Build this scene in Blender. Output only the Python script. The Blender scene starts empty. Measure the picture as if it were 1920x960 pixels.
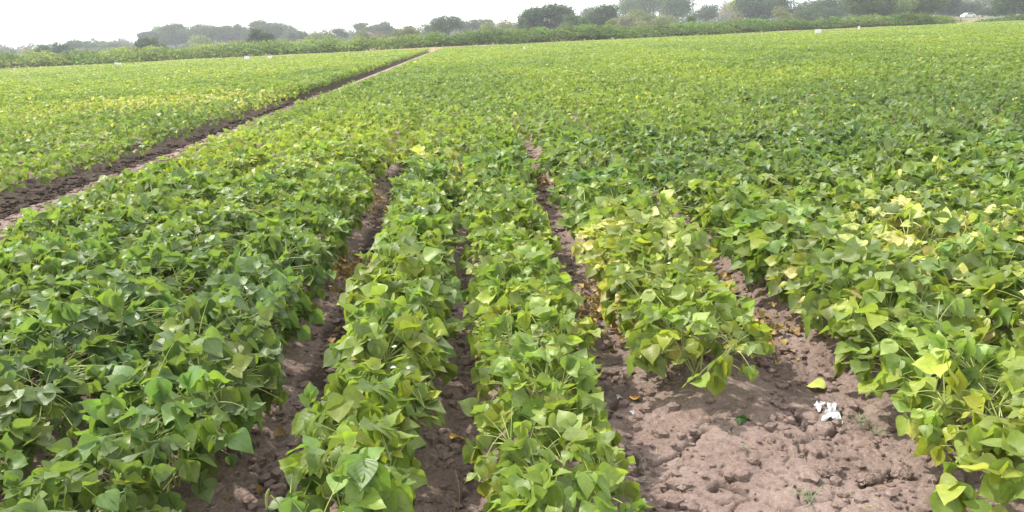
import bpy, math, random
import numpy as np

# ------------------------------------------------------------------ camera, sky, sun, exposure
S = bpy.context.scene
COL = S.collection
F, H = 1507.0, 1.6                      # focal length in photo pixels (1920 wide), camera height in metres
ROLL = math.radians(2.6)
def _ray(px, py): return np.array([px - 960, -(py - 480), -F]) / F
_t = math.tan(ROLL)
_n = np.cross(_ray(1920, 68 - 1038 * _t), _ray(0, 68 + 882 * _t)); _n /= np.linalg.norm(_n)
if _n[1] < 0: _n = -_n
_Y = _ray(882, 68); _Y /= np.linalg.norm(_Y); _X = np.cross(_Y, _n)
M = np.array([_X, _Y, _n])              # camera axes -> world
EYE = np.array([0, 0, H])
def at(px, py, z=0.0):                  # where the sight line through a photo pixel meets height z
    w = M @ _ray(px, py); return EYE + w * ((z - H) / w[2])
def far(px, py, depth):                 # the point on that sight line at distance depth along the rows
    w = M @ _ray(px, py); return EYE + w * (depth / w[1])
def project(P):
    c = (np.asarray(P) - EYE) @ M
    return 960 + F * c[..., 0] / -c[..., 2], 480 - F * c[..., 1] / -c[..., 2], -c[..., 2]

cd = bpy.data.cameras.new('camera'); cam = bpy.data.objects.new('camera', cd); COL.objects.link(cam)
cd.sensor_width = 36; cd.lens = 36 * F / 1920; cd.clip_start = 0.05; cd.clip_end = 6000
from mathutils import Matrix, Vector
mw = Matrix([[*M[i], EYE[i]] for i in range(3)] + [[0, 0, 0, 1]])
cam.matrix_world = mw
S.camera = cam

SUN_AZ, SUN_EL = math.radians(-58), math.radians(54)     # ahead-left of the camera, high
world = bpy.data.worlds.new('World'); S.world = world; world.use_nodes = True
wn = world.node_tree; bg = wn.nodes['Background']
sky = wn.nodes.new('ShaderNodeTexSky'); sky.sky_type = 'NISHITA'; sky.sun_disc = False
sky.sun_elevation = SUN_EL; sky.sun_rotation = SUN_AZ % (2 * math.pi)
sky.dust_density = 2.0; sky.air_density = 1.0; sky.ozone_density = 1.0
hs = wn.nodes.new('ShaderNodeHueSaturation'); hs.inputs['Saturation'].default_value = 0.35
wn.links.new(sky.outputs[0], hs.inputs['Color']); vm = wn.nodes.new('ShaderNodeMix'); vm.data_type = 'RGBA'; vm.inputs[0].default_value = 0.62; vm.inputs[7].default_value = (5.6, 5.7, 5.8, 1)
wn.links.new(hs.outputs[0], vm.inputs[6]); wn.links.new(vm.outputs[2], bg.inputs[0])          # milky white summer haze over the blue
bg.inputs[1].default_value = 0.15
sd = bpy.data.lights.new('sun', 'SUN'); so = bpy.data.objects.new('sun', sd); COL.objects.link(so)
sd.energy = 2.35; sd.angle = math.radians(1.5); sd.color = (1.0, 0.95, 0.86)
sdir = Vector((math.sin(SUN_AZ) * math.cos(SUN_EL), math.cos(SUN_AZ) * math.cos(SUN_EL), math.sin(SUN_EL)))
so.rotation_euler = sdir.to_track_quat('Z', 'Y').to_euler(); so.location = (-20, 20, 40)
S.view_settings.view_transform = 'Standard'; S.view_settings.look = 'None'
S.view_settings.gamma = 1; S.view_settings.exposure = 1.32
S.view_settings.use_curve_mapping = False
S.render.engine = 'CYCLES'
S.cycles.max_bounces = 8; S.cycles.diffuse_bounces = 5; S.cycles.glossy_bounces = 2
S.cycles.transmission_bounces = 4; S.cycles.transparent_max_bounces = 6; S.cycles.volume_bounces = 0
S.cycles.use_denoising = True

R = np.random.default_rng(11)
random.seed(5)

# ------------------------------------------------------------------ noise
def _h(ix, iy, seed):
    a = (ix.astype(np.int64) * 374761393 + iy.astype(np.int64) * 668265263 + seed * 2147483647) & 0xffffffff
    a = ((a ^ (a >> 13)) * 1274126177) & 0xffffffff
    a = ((a ^ (a >> 16)) * 2246822519) & 0xffffffff
    return ((a ^ (a >> 15)) & 0xffffff) / 16777215.0
def vnoise(x, y, seed=0):
    ix, iy = np.floor(x), np.floor(y); fx, fy = x - ix, y - iy
    fx = fx * fx * (3 - 2 * fx); fy = fy * fy * (3 - 2 * fy)
    a, b = _h(ix, iy, seed), _h(ix + 1, iy, seed); c, d = _h(ix, iy + 1, seed), _h(ix + 1, iy + 1, seed)
    return (a * (1 - fx) + b * fx) * (1 - fy) + (c * (1 - fx) + d * fx) * fy
def fbm(x, y, octv=4, seed=0):
    s, a, t = 0, 0.5, 0
    for i in range(octv):
        s = s + a * vnoise(x * 2 ** i + i * 7.3, y * 2 ** i - i * 3.1, seed + i); t += a; a *= 0.5
    return s / t
def worley(x, y, seed=0):
    ix, iy = np.floor(x), np.floor(y); f1 = np.full(x.shape, 9.0); f2 = np.full(x.shape, 9.0)
    for dx in (-1, 0, 1):
        for dy in (-1, 0, 1):
            cx, cy = ix + dx, iy + dy
            d = np.hypot(cx + _h(cx, cy, seed) - x, cy + _h(cx, cy, seed + 50) - y)
            f2 = np.minimum(f2, np.maximum(f1, d)); f1 = np.minimum(f1, d)
    return f1, f2

# ------------------------------------------------------------------ mesh helpers
def mesh_np(name, V, Fc, col=None, uv=None, smooth=True, mats=(), mi=None):
    V = np.asarray(V, np.float32).reshape(-1, 3); Fc = np.asarray(Fc, np.int32); k = Fc.shape[1]
    me = bpy.data.meshes.new(name)
    me.vertices.add(len(V)); me.vertices.foreach_set('co', V.ravel())
    me.loops.add(Fc.size); me.loops.foreach_set('vertex_index', Fc.ravel())
    me.polygons.add(len(Fc)); me.polygons.foreach_set('loop_start', np.arange(0, Fc.size, k, dtype=np.int32))
    me.polygons.foreach_set('loop_total', np.full(len(Fc), k, np.int32))
    me.polygons.foreach_set('use_smooth', np.full(len(Fc), smooth))
    if mi is not None: me.polygons.foreach_set('material_index', np.asarray(mi, np.int32))
    if col is not None:
        a = me.attributes.new('leafcol', 'FLOAT_COLOR', 'POINT')
        c = np.ones((len(V), 4), np.float32); c[:, :3] = col; a.data.foreach_set('color', c.ravel())
    if uv is not None:
        u = me.uv_layers.new(name='UVMap'); u.data.foreach_set('uv', np.asarray(uv, np.float32)[Fc.ravel()].ravel())
    me.update(calc_edges=True)
    for m in mats: me.materials.append(m)
    return me
def link(name, me, parent=None, **props):
    o = bpy.data.objects.new(name, me); COL.objects.link(o)
    if parent: o.parent = parent
    for k, v in props.items(): o[k] = v
    return o
def thing(name, label, cat, loc=(0, 0, 0), rz=0, group=None):
    o = bpy.data.objects.new(name, None); COL.objects.link(o); o.location = loc; o.rotation_euler = (0, 0, rz)
    o.empty_display_size = 0.1; o['label'] = label; o['category'] = cat
    if group: o['group'] = group
    return o
class Acc:                               # collects quads
    def __init__(s): s.v, s.f, s.c, s.u, s.n = [], [], [], [], 0
    def add(s, V, Fc, col=None, uv=None):
        V = np.asarray(V, float).reshape(-1, 3); s.v.append(V); s.f.append(np.asarray(Fc) + s.n); s.n += len(V)
        s.c.append(np.broadcast_to(np.array((1, 1, 1.) if col is None else col, float), V.shape) )
        s.u.append(np.zeros((len(V), 2)) if uv is None else uv)
    def tube(s, pts, rad, k=5, col=None):
        pts = np.asarray(pts, float); n = len(pts); rad = np.broadcast_to(rad, (n,))
        T = np.gradient(pts, axis=0); T /= np.linalg.norm(T, axis=1)[:, None] + 1e-9
        up = np.array([0, 0, 1.]) if abs(T[0][2]) < 0.9 else np.array([1., 0, 0])
        A = np.cross(T, up); A /= np.linalg.norm(A, axis=1)[:, None] + 1e-9; B = np.cross(T, A)
        th = np.arange(k) / k * 2 * np.pi
        V = pts[:, None] + rad[:, None, None] * (np.cos(th)[None, :, None] * A[:, None] + np.sin(th)[None, :, None] * B[:, None])
        f = [[i * k + j, i * k + (j + 1) % k, (i + 1) * k + (j + 1) % k, (i + 1) * k + j] for i in range(n - 1) for j in range(k)]
        s.add(V, f, col)
    def mesh(s, name, mats, smooth=True):
        return mesh_np(name, np.concatenate(s.v), np.concatenate(s.f), np.concatenate(s.c), np.concatenate(s.u), smooth, mats)
def box(s, c, d, rz=0, taper=1.0):
    x, y, z = np.array(d) / 2; V = []
    for k, t in ((-z, 1), (z, taper)):
        for a, b in ((-x, -y), (x, -y), (x, y), (-x, y)): V.append((a * t, b * t, k))
    V = np.array(V); cr, sr = math.cos(rz), math.sin(rz)
    V = np.stack([V[:, 0] * cr - V[:, 1] * sr, V[:, 0] * sr + V[:, 1] * cr, V[:, 2]], 1) + np.array(c)
    s.add(V, [[0, 3, 2, 1], [4, 5, 6, 7], [0, 1, 5, 4], [1, 2, 6, 5], [2, 3, 7, 6], [3, 0, 4, 7]])

# ------------------------------------------------------------------ materials
def new_mat(name):
    m = bpy.data.materials.new(name); m.use_nodes = True; nt = m.node_tree
    for n in list(nt.nodes): nt.nodes.remove(n)
    return m, nt, nt.nodes.new('ShaderNodeOutputMaterial')
def N(nt, typ, **kw):
    n = nt.nodes.new(typ)
    for k, v in kw.items():
        if k.startswith('i_'): n.inputs[k[2:].replace('_', ' ')].default_value = v
        else: setattr(n, k, v)
    return n
def math_(nt, op, a, b=None, c=None):
    n = nt.nodes.new('ShaderNodeMath'); n.operation = op
    for i, v in enumerate((a, b, c)):
        if v is None: continue
        if isinstance(v, (int, float)): n.inputs[i].default_value = v
        else: nt.links.new(v, n.inputs[i])
    return n.outputs[0]
def mix_(nt, fac, a, b, mode='MIX'):
    n = nt.nodes.new('ShaderNodeMix'); n.data_type = 'RGBA'; n.blend_type = mode
    for i, v in ((0, fac), (6, a), (7, b)):
        if isinstance(v, (int, float)): n.inputs[i].default_value = v
        elif isinstance(v, tuple): n.inputs[i].default_value = (*v, 1)
        else: nt.links.new(v, n.inputs[i])
    return n.outputs[2]
def ramp_(nt, fac, stops):
    n = nt.nodes.new('ShaderNodeValToRGB'); e = n.color_ramp.elements
    while len(e) < len(stops): e.new(0.5)
    for i, (p, c) in enumerate(stops): e[i].position = p; e[i].color = (*c, 1)
    nt.links.new(fac, n.inputs[0]); return n.outputs[0]

def leaf_material(name, per_object, veins=True, trans=0.42, rough=0.44, spec=0.50):
    m, nt, out = new_mat(name)
    at_ = N(nt, 'ShaderNodeAttribute', attribute_name='leafcol')
    if per_object:
        oi = N(nt, 'ShaderNodeObjectInfo')
        sp = N(nt, 'ShaderNodeSeparateColor'); nt.links.new(at_.outputs['Color'], sp.inputs[0])
        br = math_(nt, 'MULTIPLY_ADD', sp.outputs[0], 0.7, 0.65)
        tint = ramp_(nt, sp.outputs[2], [(0.0, (0.84, 0.93, 1.12)), (0.6, (1, 1, 1)), (1.0, (1.30, 1.14, 0.70))])
        g = mix_(nt, 1.0, oi.outputs['Color'], tint, 'MULTIPLY')
        comb = N(nt, 'ShaderNodeCombineColor')
        for i in range(3): nt.links.new(br, comb.inputs[i])
        g = mix_(nt, 1.0, g, comb.outputs[0], 'MULTIPLY')
        isy = math_(nt, 'LESS_THAN', sp.outputs[1], oi.outputs['Alpha'])
        yel = ramp_(nt, sp.outputs[2], [(0.0, (0.42, 0.47, 0.13)), (0.45, (0.64, 0.64, 0.25)), (0.85, (0.64, 0.54, 0.21)), (1.0, (0.40, 0.27, 0.12))])
        tcy = N(nt, 'ShaderNodeTexCoord'); ny_ = N(nt, 'ShaderNodeTexNoise', i_Scale=28.0, i_Detail=3.0); nt.links.new(tcy.outputs['Object'], ny_.inputs['Vector'])
        part_ = N(nt, 'ShaderNodeClamp'); nt.links.new(math_(nt, 'MULTIPLY_ADD', ny_.outputs['Fac'], 5.0, -1.6), part_.inputs[0])
        col = mix_(nt, math_(nt, 'MULTIPLY', isy, part_.outputs[0]), g, yel)
        sp_ = N(nt, 'ShaderNodeTexNoise', i_Scale=110.0, i_Detail=2.0); nt.links.new(tcy.outputs['Object'], sp_.inputs['Vector'])
        spot = N(nt, 'ShaderNodeClamp'); nt.links.new(math_(nt, 'MULTIPLY_ADD', sp_.outputs['Fac'], 14.0, -9.6), spot.inputs[0])
        col = mix_(nt, math_(nt, 'MULTIPLY', spot.outputs[0], 0.7), col, (0.24, 0.19, 0.08))      # brown specks on the blade
    else:
        col = at_.outputs['Color']
    tc = N(nt, 'ShaderNodeTexCoord')
    nz = N(nt, 'ShaderNodeTexNoise'); nz.inputs['Scale'].default_value = 45; nz.inputs['Detail'].default_value = 3
    nt.links.new(tc.outputs['Object'], nz.inputs['Vector'])
    mott = ramp_(nt, nz.outputs['Fac'], [(0.3, (0.84, 0.86, 0.84)), (0.7, (1.14, 1.12, 1.1))])
    col = mix_(nt, 1.0, col, mott, 'MULTIPLY')
    geo = N(nt, 'ShaderNodeNewGeometry')
    under = mix_(nt, 0.35, col, (0.16, 0.22, 0.13))
    col = mix_(nt, geo.outputs['Backfacing'], col, under)
    P = N(nt, 'ShaderNodeBsdfPrincipled', i_Roughness=rough); P.inputs['Specular IOR Level'].default_value = spec
    T = N(nt, 'ShaderNodeBsdfTranslucent')
    if veins:
        uv = N(nt, 'ShaderNodeUVMap'); sx = N(nt, 'ShaderNodeSeparateXYZ'); nt.links.new(uv.outputs[0], sx.inputs[0])
        av = math_(nt, 'ABSOLUTE', math_(nt, 'SUBTRACT', sx.outputs[0], 0.5))
        mid = math_(nt, 'LESS_THAN', av, 0.022)
        fr = math_(nt, 'FRACT', math_(nt, 'SUBTRACT', math_(nt, 'MULTIPLY', sx.outputs[1], 6.5), math_(nt, 'MULTIPLY', av, 4.5)))
        side = math_(nt, 'LESS_THAN', fr, 0.10)
        v = math_(nt, 'MAXIMUM', mid, math_(nt, 'MULTIPLY', side, 0.55))
        col = mix_(nt, math_(nt, 'MULTIPLY', v, 0.26), col, (0.30, 0.38, 0.16))
        tri = math_(nt, 'ABSOLUTE', math_(nt, 'SUBTRACT', fr, 0.5))
        hgt = math_(nt, 'SUBTRACT', math_(nt, 'SUBTRACT', 0.5, math_(nt, 'MULTIPLY', tri, 0.9)), math_(nt, 'MULTIPLY', mid, 0.4))
        bp = N(nt, 'ShaderNodeBump', i_Strength=0.2, i_Distance=0.004); nt.links.new(hgt, bp.inputs['Height'])
        nt.links.new(bp.outputs[0], P.inputs['Normal'])
    nt.links.new(col, P.inputs['Base Color'])
    tcol = mix_(nt, 1.0, col, (1.5, 1.6, 0.55), 'MULTIPLY'); nt.links.new(tcol, T.inputs['Color'])
    mx = N(nt, 'ShaderNodeMixShader'); mx.inputs[0].default_value = trans
    nt.links.new(P.outputs[0], mx.inputs[1]); nt.links.new(T.outputs[0], mx.inputs[2]); nt.links.new(mx.outputs[0], out.inputs[0])
    return m
def plain(name, c, rough=0.7, noise=0.15, scale=20, spec=0.4):
    m, nt, out = new_mat(name)
    P = N(nt, 'ShaderNodeBsdfPrincipled', i_Roughness=rough); P.inputs['Specular IOR Level'].default_value = spec
    tc = N(nt, 'ShaderNodeTexCoord'); nz = N(nt, 'ShaderNodeTexNoise', i_Scale=scale, i_Detail=4.0)
    nt.links.new(tc.outputs['Object'], nz.inputs['Vector'])
    c1 = tuple(x * (1 - noise) for x in c); c2 = tuple(min(1, x * (1 + noise)) for x in c)
    nt.links.new(ramp_(nt, nz.outputs['Fac'], [(0.3, c1), (0.7, c2)]), P.inputs['Base Color'])
    nt.links.new(P.outputs[0], out.inputs[0]); return m

M_LEAF = leaf_material('bean_leaf', True)
M_CROP = leaf_material('bean_crop_leaf', False, veins=False, spec=0.35, rough=0.5)
M_TREE = leaf_material('tree_leaf', False, veins=False, trans=0.42, rough=0.6, spec=0.25)
M_STEM = plain('bean_stem', (0.36, 0.42, 0.13), 0.55)
M_POD = plain('bean_pod', (0.36, 0.42, 0.13), 0.45)
M_PETAL = plain('white_petal', (0.80, 0.80, 0.72), 0.6, 0.05)
M_BARK = plain('bark', (0.13, 0.11, 0.09), 0.9)
M_DRY = leaf_material('dry_leaf', False, veins=False, trans=0.15, rough=0.8, spec=0.1)
M_WHITE = plain('white_paint', (0.78, 0.79, 0.80), 0.45, 0.04)
M_PAPER = plain('white_paper', (0.50, 0.52, 0.52), 0.85, 0.2)
M_WOOD = plain('stake_wood', (0.42, 0.30, 0.18), 0.8)
M_PINK = plain('pink_flag', (0.75, 0.30, 0.32), 0.7, 0.05)
M_GLASS = plain('dark_glass', (0.03, 0.035, 0.04), 0.12, 0.05)
M_TYRE = plain('tyre_rubber', (0.03, 0.03, 0.03), 0.85)

# ------------------------------------------------------------------ the field: rows, track, edge
ROWS = [-3.24, -2.62, -1.95, -1.22, -0.42, 0.18, 0.98, 1.87] + [1.80 + 0.78 * k for k in range(1, 108)]
LROWS = [-5.60 - 0.78 * k for k in range(130)]
TRACK = (-5.36, -3.75)
_e = [at(x, y, 0.36)[:2] for x, y in ((0, 130), (420, 109.5), (850, 88), (1240, 70), (1560, 56), (1900, 39.5))]
_e = np.array(_e); EC = np.polyfit(_e[:, 0], _e[:, 1], 2)
def edge(x): return np.polyval(EC, np.clip(x, -120, 110))
CRACKS = [[(1145, 880), (1205, 882), (1240, 862), (1275, 850)], [(1205, 882), (1185, 850), (1150, 828)],
          [(1270, 842), (1300, 822), (1330, 812)], [(1480, 780), (1510, 808), (1540, 816), (1575, 795)],
          [(1508, 860), (1505, 835), (1545, 812)], [(1100, 800), (1140, 775), (1160, 745)], [(1620, 915), (1665, 895), (1700, 870)],
          [(1340, 915), (1360, 905), (1400, 925)], [(1455, 740), (1500, 772), (1510, 808)]]
CRACKS = [np.array([at(*p)[:2] for p in c]) for c in CRACKS]
def in_row_start(i, y):                 # nearest row of the plain runs out at the bare patch
    if i == 6: return y > 3.2
    if i == 7: return y > 1.75
    if i > 7: return y > 1.8
    return y > 1.7
ROWARR = np.array(sorted(ROWS + LROWS))
def drift(X, y): return 1 + .025 * np.clip(y - 3, 0, 7) * np.exp(-(X / 1.5) ** 4)      # the rows fan out very slightly
def rowdist(x, y):
    x = x / drift(x, y)
    j = np.clip(np.searchsorted(ROWARR, x), 1, len(ROWARR) - 1)
    return np.minimum(np.abs(x - ROWARR[j - 1]), np.abs(x - ROWARR[j]))
def ground_z(x, y):
    rd = rowdist(x, y)
    infield = np.clip((edge(x) - y) / 2, 0, 1) * (1 - np.exp(-((np.clip(x, TRACK[0], TRACK[1]) - x) ** 2) / 0.03))
    patch = np.exp(-(((x - 1.0) / 0.62) ** 4 + ((y - 1.9) / 1.35) ** 4))        # bare headland patch
    intrack = (x > -5.95) & (x < TRACK[1])
    z = np.where(intrack, 0.0, (0.045 * np.cos(np.clip(rd / 0.42, 0, 1) * np.pi)) * infield * (1 - patch))
    z = z + np.interp(x, [-9, -6.4, -6.0, -5.6, -5.0, -4.85, -4.0, -3.7], [0, 0, -.045, -.08, -.07, .008, .015, 0]) * np.clip((edge(x) - y) / 2, 0, 1)
    z = z + 0.05 * patch * (fbm(x * 1.7, y * 1.7, 3, 5) - 0.5)
    near = np.clip((11 - np.hypot(x, y)) / 7, 0, 1)
    z = z + 0.030 * (fbm(x * 5, y * 5, 4, 1) - 0.5) * (0.3 + 0.7 * near)
    f1, f2 = worley(x * 13 + 1.5 * fbm(x * 9, y * 9, 2, 8), y * 13, 3)
    cl = np.clip(fbm(x * 2.3, y * 2.3, 2, 9) * 2.2 - 0.55, 0, 1)
    rough = (0.35 + 0.65 * np.clip(rd / 0.42, 0, 1) * (1 - patch)) * cl * (1 - .5 * patch) + 0.05
    z = z + 0.050 * np.clip(f2 - f1, 0, 0.45) * rough * near
    k1, k2 = worley(x * 6.5 + 1.2 * fbm(x * 8, y * 8, 3, 41), y * 6.5 + 1.2 * fbm(x * 8, y * 8, 3, 42), 44)
    net = np.exp(-((k2 - k1) / .032) ** 2) * np.clip(fbm(x * 2.1, y * 2.1, 2, 45) * 5 - 1.8, 0, 1) * (.5 + .5 * patch)
    z = z - .034 * net * near                                       # drying cracks
    z = z + (.26 + .22 * fbm(x * .12, y * .12, 2, 71)) * np.clip((y - edge(x) - .5) / 3.0, 0, 1)           # low bund beyond the last row
    g1, g2 = worley(x * 34, y * 34, 6)
    z = z + 0.022 * np.clip(0.75 - g1, 0, 0.6) * (rough + 0.22) * (1 - .72 * patch) * near + 0.008 * (fbm(x * 28, y * 28, 3, 12) - 0.5) * near
    return z
def carve(x, y, z):
    d = np.full(x.shape, 9.0)
    sel = (np.hypot(x - 1.0, y - 2.7) < 1.8)
    xs, ys = x[sel], y[sel]; ds = np.full(xs.shape, 9.0)
    jx = xs + 0.05 * (fbm(xs * 14, ys * 14, 3, 21) - 0.5); jy = ys + 0.05 * (fbm(xs * 14, ys * 14, 3, 22) - 0.5)
    for c in CRACKS:
        for a, b in zip(c[:-1], c[1:]):
            ab = b - a; t = np.clip(((jx - a[0]) * ab[0] + (jy - a[1]) * ab[1]) / (ab @ ab), 0, 1)
            ds = np.minimum(ds, np.hypot(jx - a[0] - t * ab[0], jy - a[1] - t * ab[1]))
    d[sel] = ds
    return z - 0.055 * np.exp(-(d / 0.010) ** 2) - 0.005 * np.exp(-(d / 0.04) ** 2)

def steps(a, b, s0, grow, smax):
    out, x, s = [a], a, s0
    while x < b:
        s = min(s * grow, smax if x < 140 else 1e9); x += s; out.append(x)
    return out
xr = steps(2.9, 1000, 0.013, 1.035, 2.0); xs_ = np.arange(-2.4, 2.9, 0.0095)
xl = [-v for v in steps(6.0, 1000, 0.035, 1.035, 2.0)][::-1] + list(-np.arange(6.0, 2.4, -.03)[1:]); xl = xl[::-1]
gx = np.array(xl[::-1] + list(xs_[1:]) + xr)
gy = np.array([-v for v in steps(-1.85, 60, 0.02, 1.15, 6)][::-1][:-1] + list(np.arange(1.85, 4.4, 0.0095)) + steps(4.4, 1000, 0.013, 1.012, 1.0))
GX, GY = np.meshgrid(gx, gy)
GZ = carve(GX, GY, ground_z(GX, GY))
nx, ny = len(gx), len(gy)
idx = np.arange(nx * ny).reshape(ny, nx)
gf = np.stack([idx[:-1, :-1], idx[:-1, 1:], idx[1:, 1:], idx[1:, :-1]], -1).reshape(-1, 4)

def soil_material(name='soil', strips=True):
    m, nt, out = new_mat(name)
    geo = N(nt, 'ShaderNodeNewGeometry'); sep = N(nt, 'ShaderNodeSeparateXYZ'); nt.links.new(geo.outputs['Position'], sep.inputs[0])
    def noise(scale, det=5, rough=0.6):
        n = N(nt, 'ShaderNodeTexNoise', i_Scale=scale, i_Detail=float(det)); n.inputs['Roughness'].default_value = rough
        nt.links.new(geo.outputs['Position'], n.inputs['Vector']); return n.outputs['Fac']
    soil = ramp_(nt, noise(3.2), [(0.25, (0.200, 0.142, 0.119)), (0.5, (0.280, 0.207, 0.178)), (0.75, (0.350, 0.272, 0.238))])
    fleck = ramp_(nt, noise(60, 4, 0.7), [(0.35, (0.74, 0.72, 0.70)), (0.55, (1, 1, 1)), (0.72, (1.22, 1.2, 1.16))])
    soil = mix_(nt, 1.0, soil, fleck, 'MULTIPLY')
    damp_shade = math_(nt, 'MULTIPLY', math_(nt, 'SUBTRACT', -0.012, sep.outputs[2]), 48)     # moist earth plus painted plant shade, low in furrows and track ditch
    dn = N(nt, 'ShaderNodeClamp'); nt.links.new(damp_shade, dn.inputs[0])
    side = N(nt, 'ShaderNodeClamp'); nt.links.new(math_(nt, 'MULTIPLY_ADD', sep.outputs[0], -2.5, 1.3), side.inputs[0])   # painted row shade stronger in the closed left furrows
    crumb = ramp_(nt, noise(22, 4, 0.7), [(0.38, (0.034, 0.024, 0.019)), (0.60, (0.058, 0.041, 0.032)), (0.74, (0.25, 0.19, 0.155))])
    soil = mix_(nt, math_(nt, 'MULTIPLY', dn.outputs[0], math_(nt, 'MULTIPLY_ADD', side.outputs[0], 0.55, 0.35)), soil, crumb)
    if strips:
        x, y = sep.outputs[0], sep.outputs[1]
        e = math_(nt, 'ADD', math_(nt, 'MULTIPLY_ADD', math_(nt, 'MULTIPLY_ADD', x, float(EC[0]), float(EC[1])), x, float(EC[2])), math_(nt, 'MULTIPLY', math_(nt, 'SUBTRACT', noise(0.25, 3), 0.5), 6))
        s = math_(nt, 'SUBTRACT', y, e)
        beyond = N(nt, 'ShaderNodeClamp'); nt.links.new(math_(nt, 'MULTIPLY', math_(nt, 'ADD', s, 1.0), 0.7), beyond.inputs[0])
        straw = ramp_(nt, noise(0.8), [(0.35, (0.22, 0.15, 0.09)), (0.5, (0.34, 0.24, 0.15)), (0.6, (0.17, 0.18, 0.08))])
        soil = mix_(nt, beyond.outputs[0], soil, straw)
        green = ramp_(nt, noise(0.15), [(0.35, (0.13, 0.14, 0.06)), (0.65, (0.24, 0.21, 0.12))])
        wild = N(nt, 'ShaderNodeClamp'); nt.links.new(math_(nt, 'MULTIPLY', math_(nt, 'SUBTRACT', s, 12.0), 0.3), wild.inputs[0])
        soil = mix_(nt, wild.outputs[0], soil, green)
    P = N(nt, 'ShaderNodeBsdfPrincipled', i_Roughness=0.95); P.inputs['Specular IOR Level'].default_value = 0.15
    nt.links.new(soil, P.inputs['Base Color'])
    b1 = N(nt, 'ShaderNodeBump', i_Strength=1.0, i_Distance=0.012); nt.links.new(noise(95, 6, 0.7), b1.inputs['Height'])
    nt.links.new(b1.outputs[0], P.inputs['Normal']); nt.links.new(P.outputs[0], out.inputs[0])
    return m
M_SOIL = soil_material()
M_CLOD = soil_material('clod_soil', False)
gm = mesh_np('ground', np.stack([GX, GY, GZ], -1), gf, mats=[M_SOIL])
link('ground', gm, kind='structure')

# ------------------------------------------------------------------ leaves
_u = np.array([0, .05, .14, .27, .42, .58, .73, .87, 1.0]); _w = np.array([.06, .33, .455, .485, .43, .32, .195, .08, 0.004])
_vv = np.array([-1, -.5, 0, .5, 1.])
T_U = np.repeat(_u, 5); T_V = np.tile(_vv, len(_u)); T_W = np.repeat(_w, 5)
T_BACK = -0.09 * np.abs(T_V) * np.exp(-T_U / 0.06)                 # heart-shaped base
LEAF_Q = np.array([[i * 5 + j, i * 5 + j + 1, (i + 1) * 5 + j + 1, (i + 1) * 5 + j] for i in range(len(_u) - 1) for j in range(4)])
LOW_U = np.array([0, .33, .33, .35, 1.]); LOW_V = np.array([0, -1, 1, 0, 0.]); LOW_W = np.array([0, .46, .46, 0, 0.])
LOW_Q = np.array([[0, 3, 4, 1], [0, 2, 4, 3]])
def leaves(org, A, B, C, L, fold, droop, wav, lod):
    """org (n,3) leaflet bases; A across, B along, C face normal; returns verts, quads, uv"""
    n = len(org)
    U, V, W, Q = (T_U, T_V, T_W, LEAF_Q) if lod else (LOW_U, LOW_V, LOW_W, LOW_Q)
    x = V[None] * W[None] * np.ones((n, 1))
    y = U[None] + (T_BACK[None] if lod else 0) + 0 * x
    z = fold[:, None] * (.45 * np.abs(x) + 1.3 * x * x) - droop[:, None] * U[None] ** 2
    y = y - 0.35 * (droop[:, None] * U[None]) ** 2
    if lod: z = z + wav[:, None] * np.sin(U[None] * 9 + V[None] * 2.1 + 20 * wav[:, None]) * np.abs(V[None]) * 0.5
    P = org[:, None] + L[:, None, None] * (x[..., None] * A[:, None] + y[..., None] * B[:, None] + z[..., None] * C[:, None])
    m = len(U)
    q = (Q[None] + (np.arange(n) * m)[:, None, None]).reshape(-1, 4)
    uv = np.tile(np.stack([V * 0.5 + 0.5, U], 1), (n, 1))
    return P.reshape(-1, 3), q, uv, m
def unit(v): return v / (np.linalg.norm(v, axis=-1, keepdims=True) + 1e-9)
def frames(dirh, pitch, rollv):
    """direction (n,3 horizontal unit), pitch below horizontal, roll about the leaf axis"""
    B = unit(dirh * np.cos(pitch)[:, None] + np.array([0, 0, -1.])[None] * np.sin(pitch)[:, None])
    A = unit(np.cross(B, np.array([0, 0, 1.])[None])); C = np.cross(A, B)
    c, s = np.cos(rollv)[:, None], np.sin(rollv)[:, None]
    return A * c + C * s, B, C * c - A * s
def dome(n, rng, rx=.33, ry=.33, h=.40):
    """petiole tips spread over a low leafy dome"""
    a = rng.uniform(0, 2 * np.pi, n); q = rng.uniform(0, 1, n)
    th = np.arccos(1 - q * 0.97) ; r = rng.uniform(0.72, 1.05, n)
    P = np.stack([rx * np.cos(a) * np.sin(th) ** .85 * r, ry * np.sin(a) * np.sin(th) ** .85 * r, h * (0.34 + 0.66 * np.cos(th)) * rng.uniform(.84, 1.1, n)], 1)
    return P, a, th
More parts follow.
